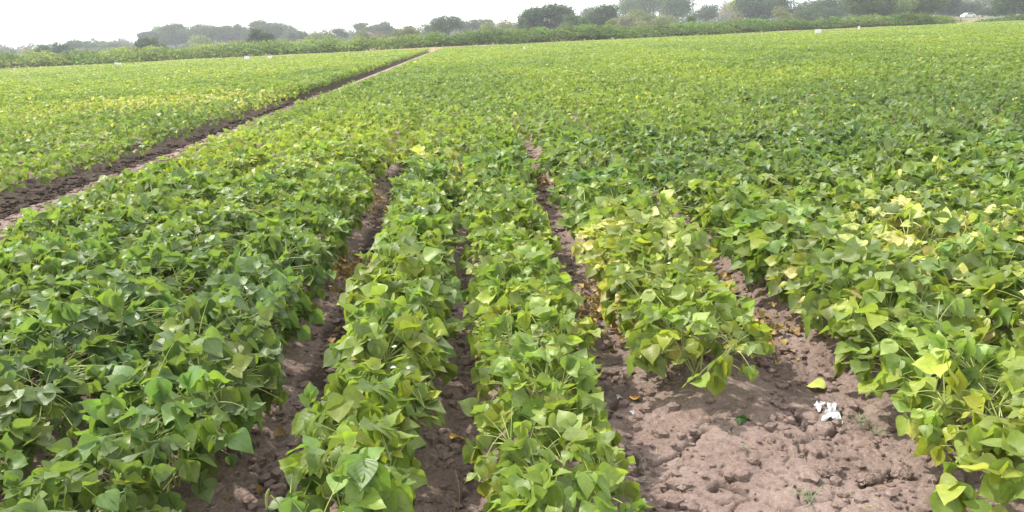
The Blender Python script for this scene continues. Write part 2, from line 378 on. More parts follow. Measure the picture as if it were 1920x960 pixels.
def trifoliate(P, a, th, rng, Lm=0.088, lod=True):
    n = len(P)
    az = a + rng.normal(0, .75, n)
    pitch = np.clip(rng.normal(0.12, 0.60, n) + 0.52 * th - 0.25, -1.15, 1.4)
    L = rng.uniform(.60, 1.30, n) * Lm
    O, AZ, PI_, LL, off = [], [], [], [], []
    for k, da in ((0, 0), (1, 1.25), (2, -1.25)):
        aa = az + da + rng.normal(0, .18, n)
        d = np.stack([np.cos(aa), np.sin(aa), 0 * aa], 1)
        base = P.copy()
        if k == 0: base = base + d * (0.22 * L)[:, None] * np.cos(pitch)[:, None] - np.array([0, 0, 1.])[None] * (0.22 * L * np.sin(pitch))[:, None]
        O.append(base); AZ.append(d); PI_.append(np.clip(pitch + rng.normal(0.1, .28, n), -1.3, 1.5)); LL.append(L * (1.0 if k == 0 else .92))
    O, D, PT, LL = map(np.concatenate, (O, AZ, PI_, LL)); m = len(O)
    A, B, C = frames(D, PT, rng.normal(0, .72, m))
    fold = rng.uniform(.02, .42, m); droop = rng.uniform(-.18, .50, m); wav = rng.uniform(.02, .14, m)
    return leaves(O, A, B, C, LL, fold, droop, wav, lod), m

def bean_prototype(seed, ntri=54, rx=.33):
    rng = np.random.default_rng(seed)
    P, a, th = dome(ntri, rng, rx)
    (V, q, uv, k), m = trifoliate(P, a, th, rng, 0.079)
    r = rng.uniform(0, 1, (m // 3, 3)); r = np.concatenate([r, r, r]) ; r[:, 0] = np.clip(r[:, 0] + rng.normal(0, .12, m), 0, 1)
    low = np.concatenate([P[:, 2]] * 3)                                # the lowest leaves turn first
    r[:, 1] = np.clip(0.15 + low / 0.42 * 0.75, 0.02, 1) * rng.uniform(.25, 1.35, m)
    r[:, 1] = r[:, 1] * .85
    fol = mesh_np('bean_foliage', V, q, np.repeat(r, k, 0), uv, True, [M_LEAF])
    ac = Acc(); nb = 4; tips = []
    for b in range(nb):
        ang = b * 2 * np.pi / nb + rng.uniform(-.5, .5); t = np.linspace(0, 1, 6)
        rr = rng.uniform(.10, .20); hh = rng.uniform(.22, .33)
        pts = np.stack([rr * np.cos(ang) * t ** 1.3 + .008 * rng.normal(size=6), rr * np.sin(ang) * t ** 1.3 + .008 * rng.normal(size=6), -.03 + (hh + .03) * t], 1)
        ac.tube(pts, np.linspace(.0045, .0022, 6), 5); tips.append(pts)
    allp = np.concatenate([p[1:] for p in tips])
    for p in P:
        d = np.linalg.norm(allp - (p - [0, 0, .09]), axis=1); s = allp[np.argmin(d)]
        t = np.linspace(0, 1, 5)[:, None]; c = s * (1 - t) + p * t; c[:, 2] += (np.sin(t[:, 0] * np.pi) * .012)
        ac.tube(c, np.linspace(.0022, .0013, 5), 4)
    st = ac.mesh('bean_stems', [M_STEM])
    pods = []
    for _ in range(5):
        ap = Acc()
        s = allp[rng.integers(len(allp))]; L = rng.uniform(.06, .10); ang = rng.uniform(0, 6.28); t = np.linspace(0, 1, 8)
        out = np.array([np.cos(ang), np.sin(ang), 0])
        c = s + out * (t * .035 + .012 * np.sin(t * 3.1))[:, None] - np.array([0, 0, 1.]) * (t * L)[:, None] + [0, 0, .02]
        ap.tube(c, .0048 * np.clip(np.sin(np.clip(t * .93 + .04, 0, 1) * np.pi) ** .4, .12, 1) * (1 + .18 * np.sin(t * 22)), 6)
        pods.append(ap.mesh('bean_pod', [M_POD]))
    fl = []
    for _ in range(2):
        af = Acc()
        a_ = rng.uniform(0, 6.28); rr = rng.uniform(.0, .14); c0 = np.array([rr * np.cos(a_), rr * np.sin(a_), rng.uniform(.38, .43)])
        for j in range(rng.integers(2, 4)):
            c = c0 + rng.normal(0, .003, 3)
            for k2 in range(4):
                an = k2 * 1.57 + rng.uniform(0, .6); d = np.array([np.cos(an), np.sin(an), .5]); w = np.array([-np.sin(an), np.cos(an), 0])
                af.add([c, c + d * .004 + w * .003, c + d * .008, c + d * .004 - w * .003], [[0, 1, 2, 3]])
        fl.append(af.mesh('bean_flower', [M_PETAL]))
    return fol, st, pods, fl
PROTO = [bean_prototype(100 + i, 78, .41) for i in range(11)]
PROTO_MID = [bean_prototype(150 + i, 60, .30) for i in range(9)]
PROTO_NARROW = [bean_prototype(200 + i, 48, .21) for i in range(10)]

# colour of the crop over the field: where leaves are deep green, fresh green, yellowed
PATCH = [(1165, 460, .19, 1.15), (1220, 425, .16, .5), (1120, 500, .12, .4), (1750, 465, .34, 1.0), (1835, 450, .22, .6), (1800, 560, .2, .45), (1690, 520, .2, .4), (545, 335, .35, .35), (1190, 322, .6, .35),
         (845, 325, .35, .5), (705, 335, .3, .45), (1340, 505, .25, .5), (1490, 285, .4, .36), (390, 192, 1.8, .6), (225, 198, 1.6, .45), (300, 200, 1.5, .3), (70, 260, 1.2, .25), (1300, 690, .2, .22), (1420, 545, .2, .4),
         (1500, 655, .18, .35), (1580, 650, .16, .4), (760, 285, .5, .35), (935, 470, .3, .25), (1180, 540, .18, .45), (1890, 600, .25, .4), (1730, 385, .5, .4), (1030, 330, .3, .25), (1290, 580, .2, .2), (1560, 560, .25, .25), (1900, 740, .2, .2)]
PATCH = [(*at(px, py, .25)[:2], r, s) for px, py, r, s in [(a, b, c, d * (1.1 if d >= .55 else .8)) for a, b, c, d in PATCH]]
HOLES = [(722, 365, .36, .75), (858, 345, .32, .6), (640, 500, .10, .3), (1003, 325, .10, .3), (1492, 290, .28, .30), (1795, 515, .17, .17), (745, 287, .2, .3)]
HOLES = [(*at(px, py, .05)[:2], rx, ry) for px, py, rx, ry in HOLES]
def hole(x, y):
    h = np.zeros(np.shape(x), bool)
    for cx, cy, rx, ry in HOLES: h |= ((x - cx) / rx) ** 2 + ((y - cy) / ry) ** 2 < 1
    return h
DARK, MID, FRESH = np.array([.120, .180, .068]), np.array([.172, .242, .063]), np.array([.258, .320, .064])
def tone(x, y):
    x = np.asarray(x, float); y = np.asarray(y, float)
    d = np.hypot(x, y)
    t = 0.58 + 1.1 * (fbm(x * .30 + 4, y * .14, 3, 31) - .5) + .5 * (fbm(x * 1.3, y * .9, 2, 33) - .5)
    t = t - .17 * np.clip((-.15 - x) / .5, 0, 1) * np.clip((8.5 - y) / 3, 0, 1) * (x > -5) # left near rows are a deeper green
    t = t + .50 * np.exp(-((x - .8) / 1.3) ** 2) * np.clip((7 - y) / 2, 0, 1)
    t = t + .60 * np.exp(-((x + 1.6) / 2.0) ** 2 - ((y - 11.5) / 2.8) ** 2)
    t = t + .34 * np.clip((x - 1.6) / 1, 0, 1) * np.clip((8 - y) / 2, 0, 1)
    t = t - .32 * np.exp(-((x - 6.5) / 2.8) ** 2 - ((y - 10.5) / 4.0) ** 2) - .25 * np.exp(-((x - 1) / 4) ** 2 - ((y - 13) / 3) ** 2)
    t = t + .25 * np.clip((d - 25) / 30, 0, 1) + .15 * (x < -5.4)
    t = np.clip(t, 0, 1)[..., None]
    c = np.where(t < .5, DARK * (1 - 2 * t) + MID * 2 * t, MID * (2 - 2 * t) + FRESH * (2 * t - 1))
    yl = 0.022 + 0 * x
    for cx, cy, r, s in PATCH: yl = yl + s * np.exp(-((x - cx) ** 2 + (y - cy) ** 2) / (2 * r * r) * 1.2)
    return c, np.clip(yl, 0, .72)

# plant positions
plants = []
for i, X in enumerate(ROWS[:42]):
    y = 1.75 + random.random() * .2
    while y < 26:
        if in_row_start(i, y) :
            plants.append((X * float(drift(X, y)) + random.gauss(0, .035 if y < 6 else .06) - (.04 * max(0, min(1, 3.4 - y)) if i == 7 else 0) - (.24 * max(0, min(1, (y - 8) / 5)) if i == 0 else 0) + (.03 * max(0, min(1, 4 - y)) if i == 3 else 0), y, i))
        y += random.uniform(.22, .29)
for k, X in enumerate(LROWS[:34]):
    y = 3.0 + random.random() * .2
    while y < 26:
        plants.append((X + random.gauss(0, .05), y, -1 - k)); y += random.uniform(.26, .34)
plants = [p for p in plants if not hole(p[0], p[1])]
pa = np.array([(p[0], p[1]) for p in plants])
px_, py_, dz = project(np.concatenate([pa, np.full((len(pa), 1), .3)], 1))
inview = (dz > .5) & (px_ > -90) & (px_ < 2010) & (py_ > 0) & (py_ < 1150)
order = [i for i in np.argsort(np.hypot(pa[:, 0], pa[:, 1])) if inview[i]][:292]
near = set(int(i) for i in order)
far_near = max(np.hypot(pa[i, 0], pa[i, 1]) for i in near); print('near plants', len(near), 'to', far_near)

def ordinal(n):
    n = abs(n)
    w = 'first second third fourth fifth sixth seventh eighth ninth tenth eleventh twelfth'.split()
    return w[n - 1] if 0 < n <= 12 else f"{n}{'th' if 10 < n % 100 < 20 else {1: 'st', 2: 'nd', 3: 'rd'}.get(n % 10, 'th')}"
ROWNAME = {0: 'row bordering the track', 1: 'second row from track', 2: 'third row from track', 3: 'third row left of bare patch',
           4: 'second row left of bare patch', 5: 'row just left of bare patch', 6: 'row starting behind bare patch', 7: 'row just right of white litter'}
for k in range(8, 30): ROWNAME[k] = f'{ordinal(k - 6)} row right of white litter'
byrow = {}
for i in sorted(near, key=lambda i: pa[i, 1]):
    r = plants[i][2]; byrow.setdefault(r, []).append(i)
for r, members in byrow.items():
    for kth, i in enumerate(members):
        x, y = pa[i]; c, yl = tone(x, y); rng = np.random.default_rng(1000 + i)
        slim = r in (4, 5, 6) and y < 9.5; pool = PROTO_NARROW if r == 4 and slim else (PROTO_MID if r in (3, 5, 6, 7) else PROTO); v = rng.integers(len(pool)); fol, st, pods, fl = pool[v]
        c = c * rng.uniform(.88, 1.12) * np.array([rng.uniform(.9, 1.1), 1, rng.uniform(.85, 1.15)])
        kind = 'yellowing' if yl > .25 else ('dark' if c[1] < .21 else ('bright' if c[1] > .275 else 'green'))
        where = ROWNAME.get(r, f'{ordinal(-r)} row beyond the dirt track')
        t = thing('bean_plant', f'{kind} bean plant, {ordinal(kth + 1)} from near end, {where}', 'bean plant',
                  (float(x), float(y), float(ground_z(np.array([x]), np.array([y]))[0])), rng.integers(2) * 3.1416 + rng.normal(0, .22), 'bush bean plants in the near rows')
        s = rng.uniform(.88, 1.12) * (.92 if y < 3.4 else 1); wide = (1.10 if r == 6 else (.92 if r == 5 else 1.04) + .02 * max(0, y - 4)) if slim else (.99 if r == 3 else 1.06 if r == 7 else 1.03); t.scale = (s * wide, s * min(wide, 1.2), s * rng.uniform(.9, 1.1))
        o = link('foliage', fol, t); o.color = (*[float(q) for q in c], float(yl))
        link('stems', st, t)
        if rng.random() < .6 or yl > .2:
            for pm in pods: link('pod', pm, t)
        if rng.random() < (.22 if x < .2 else .08):
            for fm in fl: link('flower', fm, t)

# ------------------------------------------------------------------ the rest of the crop, uncountable
def leafcolours(x, y, n, rng):
    c, yl = tone(x, y)
    br = rng.uniform(.74, 1.26, n)[:, None]; ti = rng.uniform(0, 1, n)[:, None]
    c = c * br * (np.array([.85, .98, 1.12]) * (1 - ti) + np.array([1.22, 1.06, .85]) * ti)
    ye = np.array([.55, .53, .18]) * rng.uniform(.6, 1.1, n)[:, None]
    return np.where((rng.uniform(0, 1, n) < yl * .8)[:, None], ye, c)
crop = Acc(); rng = np.random.default_rng(77)
mid = [i for i in range(len(plants)) if i not in near]
close = [i for i in mid if np.hypot(*pa[i]) < 6.5]; mid = [i for i in mid if np.hypot(*pa[i]) >= 6.5]
mid = [i for i in mid if abs(pa[i, 0] - pa[i, 1] * .05) < .72 * pa[i, 1] + 3.2]
print('mid plants', len(mid), 'close', len(close))
P, a, th = dome(45 * len(close), rng, .41, .33, .41); cen = np.repeat(pa[close], 45, 0); P[:, :2] += cen
(V, q, uv, k), m = trifoliate(P, a, th, rng, 0.080)
crop.add(V, q, np.repeat(leafcolours(np.tile(cen[:, 0], 3), np.tile(cen[:, 1], 3), m, rng), k, 0), uv)
nt_ = 24
P, a, th = dome(nt_ * len(mid), rng, .44, .36, .41)
cen = np.repeat(pa[mid], nt_, 0)
slimrow = np.repeat(np.array([plants[i][2] in (3, 4, 5, 6) and plants[i][1] < 11 for i in mid]), nt_); P[slimrow, 0] *= .66
P[:, :2] += cen
P[:, 2] *= np.repeat(rng.uniform(.85, 1.12, len(mid)), nt_); pass
(V, q, uv, k), m = trifoliate(P, a, th, rng, 0.088, lod=False)
cc = leafcolours(np.tile(cen[:, 0], 3), np.tile(cen[:, 1], 3), m, rng)
crop.add(V, q, np.repeat(cc, k, 0), uv)
def scatter(y0, y1, size, lai):
    dens = lai / (size * size * .42)
    n = int(dens * .5 * (.70 * 2) * (y1 * y1 - y0 * y0) + dens * 8 * (y1 - y0))
    y = np.sqrt(rng.uniform(y0 * y0, y1 * y1, n)); x = y * .05 + rng.uniform(-1, 1, n) * (.70 * y + 4)
    ok = (y < edge(x) - rng.uniform(0, .8, n)) & ((x < TRACK[0] + .05) | (x > TRACK[1] - .3 + .1 * fbm(y * .9, y * 0, 2, 81)))
    rd = rowdist(x, y); ok &= rng.uniform(0, 1, n) > np.clip((rd - .30) / .1, 0, 1) * .75
    x, y = x[ok], y[ok]; rd = rd[ok]; n = len(x)
    h = .40 * (.75 + .45 * fbm(x * 1.4, y * 1.1, 3, 61)) * (1 - .45 * np.clip(rd / .42, 0, 1) ** 3)
    z = h * (1 - .55 * rng.uniform(0, 1, n) ** 2)
    az = rng.uniform(0, 6.283, n); D = np.stack([np.cos(az), np.sin(az), 0 * az], 1)
    sp = .6 if y0 < 30 else .38
    A, B, C = frames(D, np.clip(rng.normal(.5, sp, n), -.4, 1.45), rng.normal(0, sp, n))
    V, q, uv, k = leaves(np.stack([x, y, z], 1), A, B, C, size * rng.uniform(.75, 1.25, n), rng.uniform(.05, .5, n), rng.uniform(0, .35, n), None, False)
    crop.add(V, q, np.repeat(leafcolours(x, y, n, rng), k, 0), uv); return n
print('scatter', scatter(25.5, 42, .105, 1.9), scatter(42, 70, .16, 1.6), scatter(70, 128, .25, 1.4))
link('bean_crop', crop.mesh('bean_crop', [M_CROP]), kind='stuff', label='dense green bean crop filling the field in far rows', category='crop')

# ------------------------------------------------------------------ soil crumbs, leaf litter
def blob(rng, sub=1, amp=.25):
    g = 5 if sub == 0 else 9
    th = np.linspace(0, np.pi, g // 2 + 2); ph = np.linspace(0, 2 * np.pi, g, endpoint=False)
    V = np.array([[np.sin(t) * np.cos(p), np.sin(t) * np.sin(p), np.cos(t)] for t in th for p in ph])
    V *= (1 + amp * (rng.uniform(-1, 1, (len(V), 1))))
    V[:g] = V[:g].mean(0); V[-g:] = V[-g:].mean(0)
    q = [[i * g + j, i * g + (j + 1) % g, (i + 1) * g + (j + 1) % g, (i + 1) * g + j] for i in range(len(th) - 1) for j in range(g)]
    return V, np.array(q)
clods = Acc(); rng = np.random.default_rng(5)
BL = [blob(rng, 0, .32) for _ in range(24)]
n = 34000
y = 1.9 + 10 * rng.uniform(0, 1, n) ** 1.6; x = rng.uniform(-1, 1, n) * (.75 * y + .3)
y = np.concatenate([y, rng.uniform(6.5, 26, 7000)]); x = np.concatenate([x, rng.uniform(-5.6, -4.1, 7000)]); n = len(x)
rd = rowdist(x, y); keep = rng.uniform(0, 1, n) < np.clip(.25 + 1.0 * np.clip(rd / .42, 0, 1) + 1.6 * (fbm(x * 2.3, y * 2.3, 2, 9) - .6), .06, 1)
keep &= ~((x > .4) & (x < 1.7) & (y < 3.3) & (rng.uniform(0, 1, n) < .5))
x, y = x[keep], y[keep]; zz = ground_z(x, y)
for i in range(len(x)):
    V, q = BL[rng.integers(10)]; s = (.0035 + .024 * rng.uniform() ** 4.5) * (1 + .06 * y[i])
    an = rng.uniform(0, 6.28); c, s_ = math.cos(an), math.sin(an)
    W = V * [s * rng.uniform(.8, 1.5), s, s * rng.uniform(.5, .9)]
    W = np.stack([W[:, 0] * c - W[:, 1] * s_, W[:, 0] * s_ + W[:, 1] * c, W[:, 2]], 1) + [x[i], y[i], zz[i] + s * .25]
    clods.add(W, q)
link('soil_crumbs', clods.mesh('soil_crumbs', [M_CLOD], False), kind='stuff', label='loose crumbs of dry brown soil in the furrows', category='soil crumbs')

lit = Acc(); n = 9000
y = 2.0 + 14 * rng.uniform(0, 1, n) ** 1.5; x = rng.uniform(-1, 1, n) * (.75 * y + .3)
_, yl = tone(x, y); rd = rowdist(x, y)
hn = np.zeros(n)
for cx, cy, rx, ry in HOLES: hn += np.exp(-((x - cx) ** 2 / (2 * rx * rx) + (y - cy) ** 2 / (2 * ry * ry)))
patch = (x > .4) & (x < 1.75) & (y < 3.5)
keep = rng.uniform(0, 1, n) < np.clip((.05 + .22 * (x > 1.3) * np.clip((y - 3) / 2, 0, 1) + .95 * (yl - .035) * 1.6 + hn) * (x > -.3) + (.05 + hn) * (x <= -.3), 0, 1) * np.where(patch, .03, 1)
x, y = x[keep], y[keep]; n = len(x)
# more scraps heaped in the bare, died-back spots
hx, hy = [], []
for cx, cy, rx, ry in HOLES:
    hx.append(rng.normal(cx, rx * .9, 150)); hy.append(rng.normal(cy, ry * .9, 150))
for cx, cy, r, s in PATCH:
    if s > .3 and r < 1 and cy > 3.6: hx.append(rng.normal(cx, r, 90)); hy.append(rng.normal(cy, r, 90))
x = np.concatenate([x, *hx]); y = np.concatenate([y, *hy]); n = len(x)
az = rng.uniform(0, 6.283, n); D = np.stack([np.cos(az), np.sin(az), 0 * az], 1)
A, B, C = frames(D, rng.normal(0, .35, n), rng.normal(0, .6, n))
V, q, uv, k = leaves(np.stack([x, y, ground_z(x, y) + .012 + .06 * rng.uniform(0, 1, n) ** 4], 1), A, B, C, rng.uniform(.015, .055, n), rng.uniform(.3, 1.3, n), rng.uniform(-.9, .9, n), rng.uniform(0, .3, n), True)
t = rng.uniform(0, 1, n)[:, None]
lit.add(V, q, np.repeat(np.array([.46, .34, .14]) * t + np.array([.25, .16, .09]) * (1 - t), k, 0), uv)
ns = 900; y = 2.0 + 8 * rng.uniform(0, 1, ns) ** 1.6; x = rng.uniform(-.2, 1, ns) * (.75 * y + .3); z = ground_z(x, y)
for i in range(ns):
    an = rng.uniform(0, 6.28); L = rng.uniform(.015, .07); d = np.array([math.cos(an), math.sin(an), 0]) * L
    p = np.array([x[i], y[i], z[i] + .007]); lit.tube([p - d / 2, p + [0, 0, rng.uniform(0, .008)], p + d / 2], .0011, 4, (.42, .33, .19))
link('leaf_litter', lit.mesh('leaf_litter', [M_DRY]), kind='stuff', label='dry yellow brown leaf scraps lying under the bean rows', category='leaf litter')

# ------------------------------------------------------------------ single things on the bare soil
def gz(x, y): return float(ground_z(np.array([x]), np.array([y]))[0])
for (px, py, s, lab) in [(1553, 893, .045, 'rounded pale soil clod in the middle of the bare soil patch'), (1412, 872, .024, 'small soil clod with dry stubble, left in the bare soil patch'),
                         (1510, 905, .022, 'small soil clod left of the rounded pale clod on bare soil'), (1625, 905, .034, 'flattish soil clod right of the rounded pale clod on bare soil'),
                         (1690, 893, .038, 'dark soil clod under leaf tips at right edge of bare soil'), (1580, 935, .020, 'little soil clod nearest the bottom edge of bare soil')]:
    p = at(px, py); V, q = blob(np.random.default_rng(px), 1, .13)
    ac = Acc(); ac.add(V * [s * 1.15, s, s * .62], q)
    o = link('soil_clod', ac.mesh('soil_clod', [M_CLOD]), label=lab, category='soil clod', group='clods on the bare soil patch')
    o.location = (p[0], p[1], gz(p[0], p[1]) + s * .22)
    o.modifiers.new('s', 'SUBSURF').levels = 2; o.modifiers['s'].render_levels = 4
    tx = bpy.data.textures.new('clod_lumps', 'CLOUDS'); tx.noise_scale = .012; tx.noise_depth = 3
    dm = o.modifiers.new('d', 'DISPLACE'); dm.texture = tx; dm.strength = s * .45; dm.texture_coords = 'LOCAL'
def scrap(px, py, w, h, seed, lab, tilt=.5, rz=.4):
    r = np.random.default_rng(seed); p = at(px, py); n = 9
    g = np.linspace(-.5, .5, n); X, Y = np.meshgrid(g, g)
    ang = np.arctan2(Y, X); rad = 1 + .35 * np.sin(ang * 3 + seed) + .18 * np.sin(ang * 7 + 2 * seed)
    Z = .18 * np.abs(np.sin(X * 7 + seed) + np.sin(Y * 9 + X * 4)) * .5 + .05 * r.uniform(-1, 1, X.shape)
    V = np.stack([X * w * rad, Y * h * rad, Z * w], -1).reshape(-1, 3)
    i = np.arange(n * n).reshape(n, n); q = np.stack([i[:-1, :-1], i[:-1, 1:], i[1:, 1:], i[1:, :-1]], -1).reshape(-1, 4)
    ac = Acc(); ac.add(V, q)
    o = link('litter_scrap', ac.mesh('litter_scrap', [M_PAPER], False), label=lab, category='litter', group='white litter scraps')
    o.location = (p[0], p[1], gz(p[0], p[1]) + .015); o.rotation_euler = (tilt, .1, rz)
    m = o.modifiers.new('t', 'SOLIDIFY'); m.thickness = .0012
scrap(1560, 777, .058, .085, 3, 'larger crumpled white paper scrap on the bare soil', .4, -.35)
scrap(1535, 766, .028, .05, 5, 'small torn white paper scrap beside the larger one', .3, -.6)
scrap(1186, 776, .017, .014, 7, 'tiny pale scrap lying at left edge of bare soil patch')
scrap(1160, 738, .02, .018, 9, 'tiny pale scrap in the furrow above the bare soil patch')
for (px, py, L, rot, c, lab) in [(845, 832, .062, .3, (.50, .30, .08), 'orange dry leaf lying in dark furrow left of the bright row'), (1190, 752, .05, 1.2, (.48, .26, .09), 'orange dry leaf at left tip of row behind bare soil'),
                                 (1545, 722, .085, 2.6, (.42, .46, .12), 'yellow green leaf fallen by the right row above white litter'), (880, 905, .04, 2, (.40, .27, .12), 'small brown dry leaf low in the dark furrow'),
                                 (1115, 545, .05, 1, (.50, .38, .14), 'dry tan leaf in the furrow beside the yellow plants'), (838, 690, .035, .5, (.45, .33, .2), 'small tan dry leaf halfway up the dark furrow')]:
    p = at(px, py); d = np.array([[math.cos(rot), math.sin(rot), 0]])
    A, B, C = frames(d, np.array([-.15]), np.array([.2]))
    V, q, uv, k = leaves(np.zeros((1, 3)), A, B, C, np.array([L]), np.array([.4]), np.array([.35]), np.array([.08]), True)
    o = link('fallen_leaf', mesh_np('fallen_leaf', V, q, np.tile(np.array(c), (k, 1)), uv, True, [M_DRY]), label=lab, category='fallen leaf', group='single leaves fallen on the soil')
    o.location = (p[0], p[1], gz(p[0], p[1]) + .02)
def tuft(px, py, n, L, seed, lab):
    r = np.random.default_rng(seed); p = at(px, py); ac = Acc()
    for _ in range(n):
        a = r.uniform(0, 6.28); t = np.linspace(0, 1, 7); l = L * r.uniform(.5, 1); up = r.uniform(.25, .9); o_ = np.array([math.cos(a), math.sin(a), 0])
        c = o_ * (t * l)[:, None] + np.array([0, 0, 1.]) * (up * l * (t - .65 * t * t))[:, None] * 1.6
        w = np.cross(o_, [0, 0, 1]) * .0022; ww = (1 - t ** 2)[:, None] * w
        V = np.concatenate([c - ww, c + ww]); ac.add(V, [[i, i + 1, i + 8, i + 7] for i in range(6)], (.16, .22, .10))
    o = link('weed_tuft', ac.mesh('weed_tuft', [M_DRY]), label=lab, category='weed', group='weeds on bare soil')
    o.location = (p[0], p[1], gz(p[0], p[1]) + .002)
tuft(1172, 915, 12, .13, 1, 'thin grassy weed tuft at left edge of bare soil')
tuft(1520, 948, 9, .11, 2, 'thin grassy weed tuft at bottom edge of bare soil')
tuft(1610, 790, 10, .10, 3, 'fine pale weed tuft right beside the white litter')
tuft(1640, 815, 8, .09, 4, 'fine weed tuft by right row just below white litter')
tuft(1395, 850, 9, .03, 5, 'short stubbly weed in the centre of the bare soil')
p0, ac = at(857, 955), Acc(); t = np.linspace(0, 1, 8)
ac.tube(np.stack([.012 * np.sin(t * 3), .02 * t, t * .16], 1), np.linspace(.0022, .001, 8), 5)
o = link('dry_stalk', ac.mesh('dry_stalk', [M_WOOD]), label='thin dry stalk standing upright in the dark furrow', category='stalk'); o.location = (p0[0], p0[1], gz(p0[0], p0[1]) - .005)
for (px, py, seed, lab) in [(1392, 792, 1, 'tiny green seedling on soil in front of middle plant')]:
    p = at(px, py); r = np.random.default_rng(seed); az = np.array([0, 2.2, 4.1]); D = np.stack([np.cos(az), np.sin(az), 0 * az], 1)
    A, B, C = frames(D, np.array([.3, .4, .2]), np.array([.1, -.2, 0])); 
    V, q, uv, k = leaves(np.tile([[0, 0, .035]], (3, 1)), A, B, C, np.array([.05, .04, .045]), np.full(3, .2), np.full(3, .2), np.full(3, .02), True)
    t = thing('seedling', lab, 'seedling', (p[0], p[1], gz(p[0], p[1])))
    link('foliage', mesh_np('seedling_leaves', V, q, np.tile(np.array((.07, .16, .04)), (len(V), 1)), uv, True, [M_CROP]), t)
    ac = Acc(); ac.tube([(0, 0, -.01), (.002, 0, .02), (0, 0, .036)], .0018, 5); link('stem', ac.mesh('seedling_stem', [M_STEM]), t)

# ------------------------------------------------------------------ hedges
def scatter_quads(P, nrm, size, rng):
    """small bent leaf sprays (one quad each) at P facing roughly nrm"""
    n = len(P); d = unit(nrm + rng.normal(0, .65, (n, 3))); a = unit(np.cross(d, rng.normal(0, 1, (n, 3)))); b = np.cross(d, a)
    s = (size * rng.uniform(.5, 1.3, n))[:, None]
    V = np.stack([P - a * s * .5, P - b * s * .42 + d * s * .1, P + a * s * .5, P + b * s * .42 + d * s * .1], 1)
    q = np.arange(4 * n).reshape(n, 4); return V.reshape(-1, 3), q
def hedge(name, label, x0, x1, tops, gap, base, seed, dens=1.0, size=.26, width=3.0):
    r = np.random.default_rng(seed); ac = Acc(); a = far(x0, 90, 100); 
    px = x0; org = None
    tx, ty = zip(*tops)
    while px < x1:
        e = 112.0
        for _ in range(4):
            w = far(px, 80, e); e = float(edge(np.array([w[0]]))[0]) + gap
        w = far(px, 80, e); top = far(px, np.interp(px, tx, ty), e)[2]
        hgt = max(.8, top * r.uniform(.70, 1.06)); rad = r.uniform(.9, 2.5)
        for kk in range(3):
            c = np.array([w[0] + r.normal(0, .5), w[1] + r.uniform(-.5, width - .5), 0]); hh = hgt * (1 if kk == 0 else r.uniform(.5, .95)) 
            n = int(190 * dens * rad * hh / 2)
            u = r.uniform(0, 1, n); ph = r.uniform(0, 6.283, n); ct = u ** .8; st = np.sqrt(1 - ct * ct)
            nr = np.stack([st * np.cos(ph), st * np.sin(ph), ct], 1)
            rr = 1 + .16 * np.sin(ph * 4 + u * 9 + px) + r.normal(0, .07, n)
            Pt = c + nr * rr[:, None] * [rad, rad * .9, hh * .52] + [0, 0, hh * .46]
            low = r.uniform(0, 1, n) < .14
            Pt[low, 2] = r.uniform(.05, hh * .5, low.sum()); 
            b = np.array(base) * r.uniform(.62, 1.35) * np.array([r.uniform(.85, 1.25), 1, r.uniform(.8, 1.2)])
            V, q = scatter_quads(Pt, nr, size, r); cols = b[None] * r.uniform(.75, 1.25, (n, 1)); ac.add(V, q, np.repeat(cols, 4, 0))
        px += rad * 1507 / e * r.uniform(.35, .6)
    V = np.concatenate(ac.v); org = V.mean(0); org[2] = 0; ac.v = [v - org for v in ac.v]
    t = thing(name, label, 'hedge', org); link('foliage', ac.mesh(name, [M_TREE]), t)
    sa = Acc()
    for i in range(int((V[:, 0].max() - V[:, 0].min()) / 2.2)):
        j = V[r.integers(len(V))] - org; sa.tube([(j[0], j[1], 0), (j[0] + .1, j[1], .7), (j[0] + .3 * r.normal(), j[1], 1.5)], [.06, .045, .02], 5)
    link('stems', sa.mesh('hedge_stems', [M_BARK]), t)
hedge('hedge', 'pale scrubby low hedge along the far field edge, left half', -110, 800, [(-110, 104), (0, 98), (110, 97), (230, 92), (420, 80), (640, 72), (800, 64)], 6.5, (.185, .255, .075), 3, .9)
hedge('hedge', 'darker dense green hedge behind the white markers, right half', 805, 1782, [(805, 62), (900, 56), (1000, 52), (1150, 47), (1290, 43), (1400, 37), (1560, 34), (1640, 27), (1740, 22), (1782, 28)], 6.5, (.125, .190, .055), 4, 1.15)
hedge('hedge', 'short low hedge at far right beyond the parked car', 1872, 2050, [(1872, 33), (1900, 28), (2050, 22)], 9, (.085, .15, .045), 5, 1.2)

